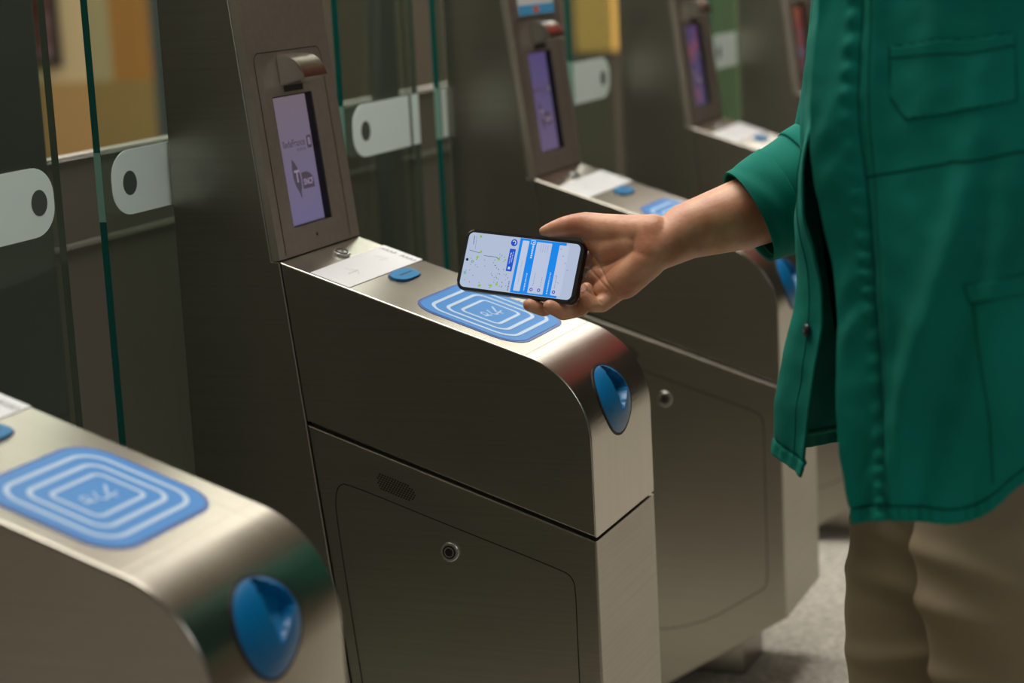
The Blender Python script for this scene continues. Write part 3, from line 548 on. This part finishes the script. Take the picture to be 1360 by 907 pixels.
# ------------------------------------------------------------------ person
person = empty('person', (.88, -.03, 0))
tag(person, 'person in an open green jacket and khaki trousers, holding a phone out over the gate', 'person')
def to_local(o): o.parent = person; o.matrix_parent_inverse = Matrix.Translation(-person.location)
def chain_bm(bm, pts, seg=56, flat=None):
    for i, p in enumerate(pts):
        bmesh.ops.create_icosphere(bm, subdivisions=3, radius=p[3], matrix=Matrix.Translation(p[:3]))
        if i:
            a, b_ = Vector(pts[i-1][:3]), Vector(p[:3]); d = b_-a
            if d.length > 1e-5:
                bmesh.ops.create_cone(bm, cap_ends=True, segments=seg, radius1=pts[i-1][3], radius2=p[3], depth=d.length,
                                      matrix=Matrix.Translation((a+b_)/2) @ d.to_track_quat('Z', 'Y').to_matrix().to_4x4())
def remeshed(chains, voxel, smooth_it, extra=None):
    bm = bmesh.new()
    for c in chains: chain_bm(bm, c)
    if extra: extra(bm)
    me = bpy.data.meshes.new('tmp'); bm.to_mesh(me); bm.free(); o = bpy.data.objects.new('tmp', me); COL.objects.link(o)
    m1 = o.modifiers.new('r', 'REMESH'); m1.mode = 'VOXEL'; m1.voxel_size = voxel; m1.use_smooth_shade = True
    m2 = o.modifiers.new('s', 'SMOOTH'); m2.iterations = smooth_it; m2.factor = .5
    dg = bpy.context.evaluated_depsgraph_get(); me2 = bpy.data.meshes.new_from_object(o.evaluated_get(dg)); bpy.data.objects.remove(o)
    return me2
def get_co(me): a = np.empty(len(me.vertices)*3); me.vertices.foreach_get('co', a); return a.reshape(-1, 3)
def get_no(me): a = np.empty(len(me.vertices)*3); me.vertex_normals.foreach_get('vector', a); return a.reshape(-1, 3)
def seg_dist(C, a, b):
    a, b = np.array(a[:3]), np.array(b[:3]); ab = b-a; t = np.clip(((C-a)@ab)/(ab@ab), 0, 1); return np.linalg.norm(C-(a+t[:, None]*ab), axis=1)
arm_pts = FOREARM
hand = remeshed([HAND[k] for k in HAND]+[arm_pts], .0013, 20)
C_ = get_co(hand); Nn = get_no(hand)
# palm and knuckle creases (phone-plane coordinates a, b)
def hp_(a, b, n=-.01): v = pc+pa*a+pb*b+pn*n; return (v.x, v.y, v.z)
for cr_ in CREASES:
    dmin = np.full(len(C_), 9.)
    for p_, q_ in zip(cr_[:-1], cr_[1:]):
        # distance measured in the palm plane so that the crease runs over the surface
        A2 = np.array([(C_-np.array(pc))@np.array(pa), (C_-np.array(pc))@np.array(pb)]).T
        a_, b2 = np.array(p_), np.array(q_); ab = b2-a_; t = np.clip(((A2-a_)@ab)/(ab@ab), 0, 1)
        dmin = np.minimum(dmin, np.linalg.norm(A2-(a_+t[:, None]*ab), axis=1))
    facing = np.clip(Nn@np.array(pn), 0, 1)
    C_ -= Nn*(np.exp(-(dmin/.0013)**2)*.0011*facing)[:, None]
hand.vertices.foreach_set('co', C_.ravel()); hand.update()
# the rest of the body, coarser, joined into the same mesh
B_ = BODYPTS
hd = Vector(B_['head'][0][:3]); FD = Vector((-.9, -.35, 0)).normalized(); SD = Vector((0, 0, 1)).cross(FD)
def head_extra(bm):
    def ell(c, r, sub=3):
        M_ = Matrix.Translation(c) @ Matrix((FD, SD, Vector((0, 0, 1)))).transposed().to_4x4() @ Matrix.Diagonal((r[0], r[1], r[2], 1))
        bmesh.ops.create_icosphere(bm, subdivisions=sub, radius=1, matrix=M_)
    up = Vector((0, 0, 1))
    ell(hd+up*.02, (.095, .076, .095), 4); ell(hd+FD*.022-up*.055, (.066, .055, .055), 4)
    ell(hd+FD*.098-up*.015, (.014, .011, .022)); ell(hd+FD*.085-up*.055, (.010, .024, .006)); ell(hd+FD*.085-up*.067, (.010, .020, .006))
    for s in (-1, 1): ell(hd+SD*s*.076-up*.01, (.018, .008, .030)); ell(hd+FD*.080+SD*s*.03+up*.008, (.010, .014, .008))
legF, legN = LEGFAR, LEGNEAR
body = remeshed([[B_['neck'][1], B_['neck'][0], list(hd-Vector((0, 0, .05)))+[.05]], B_['chest'], [B_['chest'][0], B_['belly'][0], B_['hip'][0]], [B_['chest'][1], B_['belly'][1], B_['hip'][1]], B_['belly'], B_['hip'],
                 [B_['chest'][1], B_['shoulderL'][0], B_['elbowL'][0], B_['wristL'][0]], [B_['chest'][0], arm_pts[-1]],
                 [[*p[:3], p[3]*.8] for p in legF], [[*p[:3], p[3]*.8] for p in legN]], .007, 6, head_extra)
bm = bmesh.new(); bm.from_mesh(hand); bm.from_mesh(body)
bo_ = from_bm('body', bm, MT['skin'], None, True); to_local(bo_)
nl = []
def nail(c, nrm, along, w_, l_):
    c = Vector(c); n = Vector(nrm).normalized(); a = Vector(along); a = (a-n*a.dot(n)).normalized(); s = n.cross(a)
    V = [tuple(c+n*.0009)]
    for i in range(16):
        t = 2*math.pi*i/16; x, y = math.cos(t), math.sin(t)
        V.append(tuple(c+a*x*l_+s*y*w_+n*(.0004-.0014*y*y)))
    o = mesh_obj('fingernail', V, [(0, 1+i, 1+(i+1) % 16) for i in range(16)], MT['nail'], None, True); to_local(o)
tp = Vector(HAND['thumb'][0][:3]); nail(tp-pn*.001+pb*.0072+pa*.006, pb-pn*.1-pa*.45, pa, .0044, .0058)
lp = Vector(HAND['little'][-1][:3]); nail(lp+pn*.0070+pa*-.0008-pb*.001, pn-pa*.25, pb, .0038, .0052)
# hair
def hair_extra(bm):
    up = Vector((0, 0, 1)); M_ = Matrix.Translation(hd+up*.045-FD*.018) @ Matrix((FD, SD, up)).transposed().to_4x4() @ Matrix.Diagonal((.098, .084, .085, 1))
    bmesh.ops.create_icosphere(bm, subdivisions=4, radius=1, matrix=M_)
bm = bmesh.new(); hair_extra(bm); hr = from_bm('hair', bm, MT['hair'], None, True); to_local(hr)
# t-shirt
tsh = remeshed([[[*p[:3], p[3]+.012] for p in B_['chest']], [[*p[:3], p[3]+.012] for p in (B_['chest'][0], B_['belly'][0], B_['hip'][0])], [[*p[:3], p[3]+.010] for p in (B_['chest'][1], B_['belly'][1], B_['hip'][1])], [[*p[:3], p[3]+.012] for p in B_['belly']]], .008, 6)
to = bpy.data.objects.new('tshirt', tsh); COL.objects.link(to); tsh.materials.clear(); tsh.materials.append(MT['shirt']); to_local(to)
# trousers with folds
hipc = [[*p[:3], p[3]+.014] for p in B_['hip']]
tr = remeshed([hipc, [hipc[0]]+legF, [hipc[1]]+legN], .005, 10)
C_ = get_co(tr); Nn = get_no(tr)
D = np.zeros(len(C_))
cxv = np.array(CX); cuv = np.array(CU); cen = np.array(legF[1][:3])
lat = (C_-cen)@cxv; hgt = (C_-cen)@cuv
for i, (l0, h0, sl_, wd, am, ln) in enumerate([(-.04, .07, -.35, .012, .006, .07), (-.04, .02, -.28, .012, .007, .07), (-.04, -.045, .15, .012, .006, .065), (-.02, -.10, .45, .012, .005, .08), (-.01, -.16, -.3, .012, .004, .08),
                                         (.14, .10, .9, .014, .004, .09), (.11, .0, 1.6, .016, .003, .10)]):
    dd = hgt-h0-sl_*(lat-l0); D += am*np.exp(-(dd/wd)**2)*np.exp(-((lat-l0)/ln)**2)
for i in range(len(C_)):
    c = Vector(C_[i]); D[i] += .004*mnoise.noise(c*9)+.0015*mnoise.noise(Vector((c.x*10, c.y*10, c.z*40)))
C_ += Nn*D[:, None]; tr.vertices.foreach_set('co', C_.ravel()); tr.update()
to = bpy.data.objects.new('trousers', tr); COL.objects.link(to); tr.materials.clear(); tr.materials.append(MT['trousers']); to_local(to)
# shoes
for c in (legF[-1], legN[-1]):
    bmS = bmesh.new(); base = Vector((c[0], c[1], 0))
    prof_ = [(-.09, .035, .075), (-.05, .040, .095), (0, .040, .085), (.06, .043, .062), (.12, .045, .045), (.165, .034, .030)]
    rows = []
    for d_, w_, h_ in prof_:
        rows.append([bmS.verts.new(tuple(base+FD*d_+SD*(w_*math.cos(R(a)))+Vector((0, 0, max(.002, .012+(h_-.012)*math.sin(R(a))))))) for a in (-30, 0, 30, 60, 90, 120, 150, 180, 210)])
    for i in range(len(rows)-1):
        for j in range(9): bmS.faces.new((rows[i][j], rows[i+1][j], rows[i+1][(j+1) % 9], rows[i][(j+1) % 9]))
    bmS.faces.new(rows[0]); bmS.faces.new(rows[-1][::-1])
    sh = from_bm('shoe', bmS, MT['shoe'], None, True); to_local(sh)

# jacket: spline surface through hand-placed rows, with folds, seams and thickness
JA = np.array(JACKET)
def cr1(Pm_, t):
    n = len(Pm_); i = int(min(max(math.floor(t), 0), n-2)); s = t-i
    p1, p2 = Pm_[i], Pm_[i+1]; p0 = Pm_[i-1] if i > 0 else 2*p1-p2; p3 = Pm_[i+2] if i+2 < n else 2*p2-p1
    return .5*((2*p1)+(-p0+p2)*s+(2*p0-5*p1+4*p2-p3)*s*s+(-p0+3*p1-3*p2+p3)*s**3)
def surf_grid(us, vs):
    out = np.empty((len(us), len(vs), 3))
    for i, u in enumerate(us):
        row = cr1(JA, u)
        for j, v in enumerate(vs): out[i, j] = cr1(row, v)
    return out
def fold(u, v):
    """outward displacement of the cloth at surface parameters u (around), v (down)"""
    d = 0
    if u < 6:
        # puckers beside the placket seam
        ph_ = v*2*math.pi/.36
        d += .0023*math.sin(ph_+1.6*math.sin(v*1.7)+.8*math.sin(v*4.1))*math.exp(-((u-.88)/.13)**2)*(.45+.55*math.sin(v*.9+1)**2)
        d += .0022*math.sin(v*5.1+1.5*math.sin(v*2.3)+u*3)*math.exp(-((u-.45)/.3)**2)
        d -= .0042*math.exp(-((u-1.06)/.10)**2)
        d += .0030*math.exp(-((u-1.32)/.14)**2)
        d += .0055*math.sin(v*1.45+u*.9)*math.exp(-((u-.35)/.5)**2)
        # long soft drape folds
        for (u0, v0, du, dv, wd, am) in ((2.2, 8.6, .35, -1.0, .40, .014), (3.2, 9.3, .30, -1.0, .45, .008), (1.7, 10.6, .10, -1.0, .28, .006), (3.9, 6.6, .12, -1., .40, .005), (2.6, 2.5, .05, -1, .5, .006)):
            L_ = math.hypot(du, dv); a = ((u-u0)*du+(v-v0)*dv)/L_; b = ((u-u0)*(-dv)+(v-v0)*du)/L_
            d += 1.6*am*math.exp(-(b/wd)**2)*math.exp(-(a/2.6)**2)
        d += .003*math.sin(u*5+v*.8)*(.3+.7*min(1, v/12))
    else:
        d += .004*math.sin(u*4+v*.7)
        if u > 10.8: d += .003*math.sin(v*2.1+u)
    return d
def cloth(u0, u1, v0, v1, nu, nv, name, th, off=0, keep=None, pinch=True):
    us = np.linspace(u0, u1, nu); vs = np.linspace(v0, v1, nv); G = surf_grid(us, vs)
    gu = np.gradient(G, axis=0); gv = np.gradient(G, axis=1); n = np.cross(gu, gv); n /= np.linalg.norm(n, axis=2)[..., None]+1e-12
    if SIGN < 0: n = -n
    for i, u in enumerate(us):
        for j, v in enumerate(vs):
            q = Vector(G[i, j]); e = .0022*mnoise.noise(q*14)+.0016*mnoise.noise(q*38)
            hem = -.0022*math.exp(-((v-11.62)/.05)**2)+(.0012*math.sin(u*26)*math.exp(-((v-11.8)/.25)**2))
            G[i, j] += n[i, j]*(fold(u, v)+e+hem+off)
    idx = -np.ones((nu, nv), int); V = []
    for i in range(nu):
        for j in range(nv): idx[i, j] = len(V); V.append(G[i, j])
    F_ = []
    for i in range(nu-1):
        for j in range(nv-1):
            if keep and not keep((us[i]+us[i+1])/2, (vs[j]+vs[j+1])/2): continue
            F_.append((idx[i, j], idx[i+1, j], idx[i+1, j+1], idx[i, j+1]))
    used = sorted({k for f in F_ for k in f}); mp = {k: i for i, k in enumerate(used)}
    o = mesh_obj(name, [V[k] for k in used], [tuple(mp[k] for k in f) for f in F_], MT['jacket'], None, True); to_local(o)
    s = o.modifiers.new('thickness', 'SOLIDIFY'); s.thickness = th; s.offset = 0
    return o, G
SIGN = 1
_g = surf_grid([2.9, 3.0, 3.1], [5.9, 6.0, 6.1]); _n = np.cross(_g[2, 1]-_g[0, 1], _g[1, 2]-_g[1, 0])
if _n @ (np.array(M.translation)-_g[1, 1]) < 0: SIGN = -1
def inpoly(poly):
    def f(x, y):
        c = False; n = len(poly)
        for i in range(n):
            (x0, y0), (x1, y1) = poly[i], poly[(i+1) % n]
            if (y0 > y) != (y1 > y) and x < (x1-x0)*(y-y0)/(y1-y0)+x0: c = not c
        return c
    return f
jk, _ = cloth(0, 12, 0, 12, 240, 320, 'jacket', .0028)
pk, _ = cloth(1.5, 4.1, 3.8, 5.1, 84, 60, 'chest_pocket', .0016, .0022, inpoly(CHEST_POCKET))
lpk, _ = cloth(2.95, 4.5, 7.6, 8.6, 60, 44, 'side_pocket_flap', .0016, .0022, inpoly(LOWER_POCKET))
def surf_pt(u, v, off):
    e = .02; G = surf_grid([u-e, u, u+e], [v-e, v, v+e]); n = np.cross(G[2, 1]-G[0, 1], G[1, 2]-G[1, 0]); n /= np.linalg.norm(n)
    q = Vector(G[1, 1]); ee = .0022*mnoise.noise(q*14)+.0016*mnoise.noise(q*38)
    return G[1, 1]+SIGN*n*(fold(u, v)+ee+off)
def seam_strip(name, pts, off=.0028, wd=.0016, closed=False):
    dense = []
    for i in range(len(pts)-(0 if closed else 1)):
        a, b = pts[i], pts[(i+1) % len(pts)]; n = max(2, int(math.hypot(b[0]-a[0], b[1]-a[1])/.06))
        dense += [(a[0]+(b[0]-a[0])*t/n, a[1]+(b[1]-a[1])*t/n) for t in range(n)]
    if not closed: dense.append(pts[-1])
    Q = [surf_pt(u, v, off) for u, v in dense]; V, F_ = [], []; n = len(Q)
    for i in range(n):
        p = Q[(i-1) % n] if (closed or i) else Q[i]; q = Q[(i+1) % n] if (closed or i < n-1) else Q[i]
        t = q-p; nn = Q[i]-np.array(M.translation); s = np.cross(t, nn); s /= np.linalg.norm(s)+1e-12
        V += [Q[i]+s*wd/2, Q[i]-s*wd/2]
    for i in range(n if closed else n-1):
        j = (i+1) % n; F_.append((2*i, 2*i+1, 2*j+1, 2*j))
    o = mesh_obj(name, V, F_, MT['stitch'], None, True); to_local(o); return o
seam_strip('pocket_seam', [tuple(p) for p in CHEST_FLAP], .0042, .0014)
seam_strip('pocket_seam', [tuple(p) for p in CHEST_POCKET], .0026, .0020, True)
seam_strip('pocket_seam', [tuple(p) for p in LOWER_POCKET], .0026, .0020, True)
seam_strip('yoke_seam', [tuple(p) for p in YOKE], .0020, .0022)
seam_strip('side_seam', [tuple(p) for p in POCKET_SEAM], .0020, .0012)
seam_strip('placket_seam', [(1.06, .5+.5*i) for i in range(23)]+[(1.06, 11.95)], .0020, .0014)
seam_strip('placket_seam', [(1.26, .5+.5*i) for i in range(23)]+[(1.26, 11.95)], .0020, .0010)
seam_strip('hem_seam', [(.03+.15*i, 11.62) for i in range(40)], .0020, .0012)
seam_strip('far_placket_seam', [(11.72, 6+.3*i) for i in range(20)], .0022, .0010)
# buttons on the far front edge
for v in (BUTTON[1],):
    q = surf_pt(BUTTON[0]-.05, v, .004); nn = (np.array(M.translation)-q); nn = Vector(surf_pt(BUTTON[0]-.05, v, .014)-q).normalized()
    bm = bmesh.new(); M_ = Matrix.Translation(q) @ nn.to_track_quat('Z', 'Y').to_matrix().to_4x4()
    bmesh.ops.create_cone(bm, cap_ends=True, segments=24, radius1=.0070, radius2=.0066, depth=.0035, matrix=M_)
    bmesh.ops.bevel(bm, geom=[e for e in bm.edges], offset=.0006, segments=2, affect='EDGES')
    o = from_bm('button', bm, MT['button'], None, True); to_local(o)
# sleeves
def tube_sleeve(name, pts, seg=48, per=16, cuff=None, seed=0):
    Pp = np.array([p[:3] for p in pts]); Rr = np.array([[p[3]] for p in pts]); n = (len(pts)-1)*per+1; V = []; up = None
    for i in range(n):
        t = i/per; c = cr1(Pp, t); r = float(cr1(Rr, t)[0]); c2 = cr1(Pp, min(t+.02, len(pts)-1)); c1_ = cr1(Pp, max(t-.02, 0)); d = Vector(c2-c1_).normalized()
        if up is None: up = d.orthogonal().normalized()
        up = (up-d*up.dot(d)).normalized(); sd = d.cross(up)
        for k in range(seg):
            a = 2*math.pi*k/seg; q = up*math.cos(a)+sd*math.sin(a); p0 = Vector(c)+q*r
            e = .0065*mnoise.noise(Vector((p0.x*9+seed, p0.y*9, p0.z*9)))+.0025*mnoise.noise(Vector((t*1.5, a*1.2, seed)))
            bulge = 0
            if cuff and t < cuff: bulge = .0045
            V.append(Vector(c)+q*(r+e*min(1, .25+t)+bulge))
    F_ = [(i*seg+k, i*seg+(k+1) % seg, (i+1)*seg+(k+1) % seg, (i+1)*seg+k) for i in range(n-1) for k in range(seg)]
    o = mesh_obj(name, V, F_, MT['jacket'], None, True); to_local(o)
    s = o.modifiers.new('thickness', 'SOLIDIFY'); s.thickness = .0035; s.offset = 0
    return o
tube_sleeve('sleeve', SLEEVE, cuff=0)
tube_sleeve('cuff', CUFF, per=20, seed=3)
tube_sleeve('sleeve', [[*B_['capL'][0][:3], .075], [*B_['shoulderL'][0][:3], .088], [*B_['elbowL'][0][:3], .072], [*B_['wristL'][0][:3], .050]], seed=7)
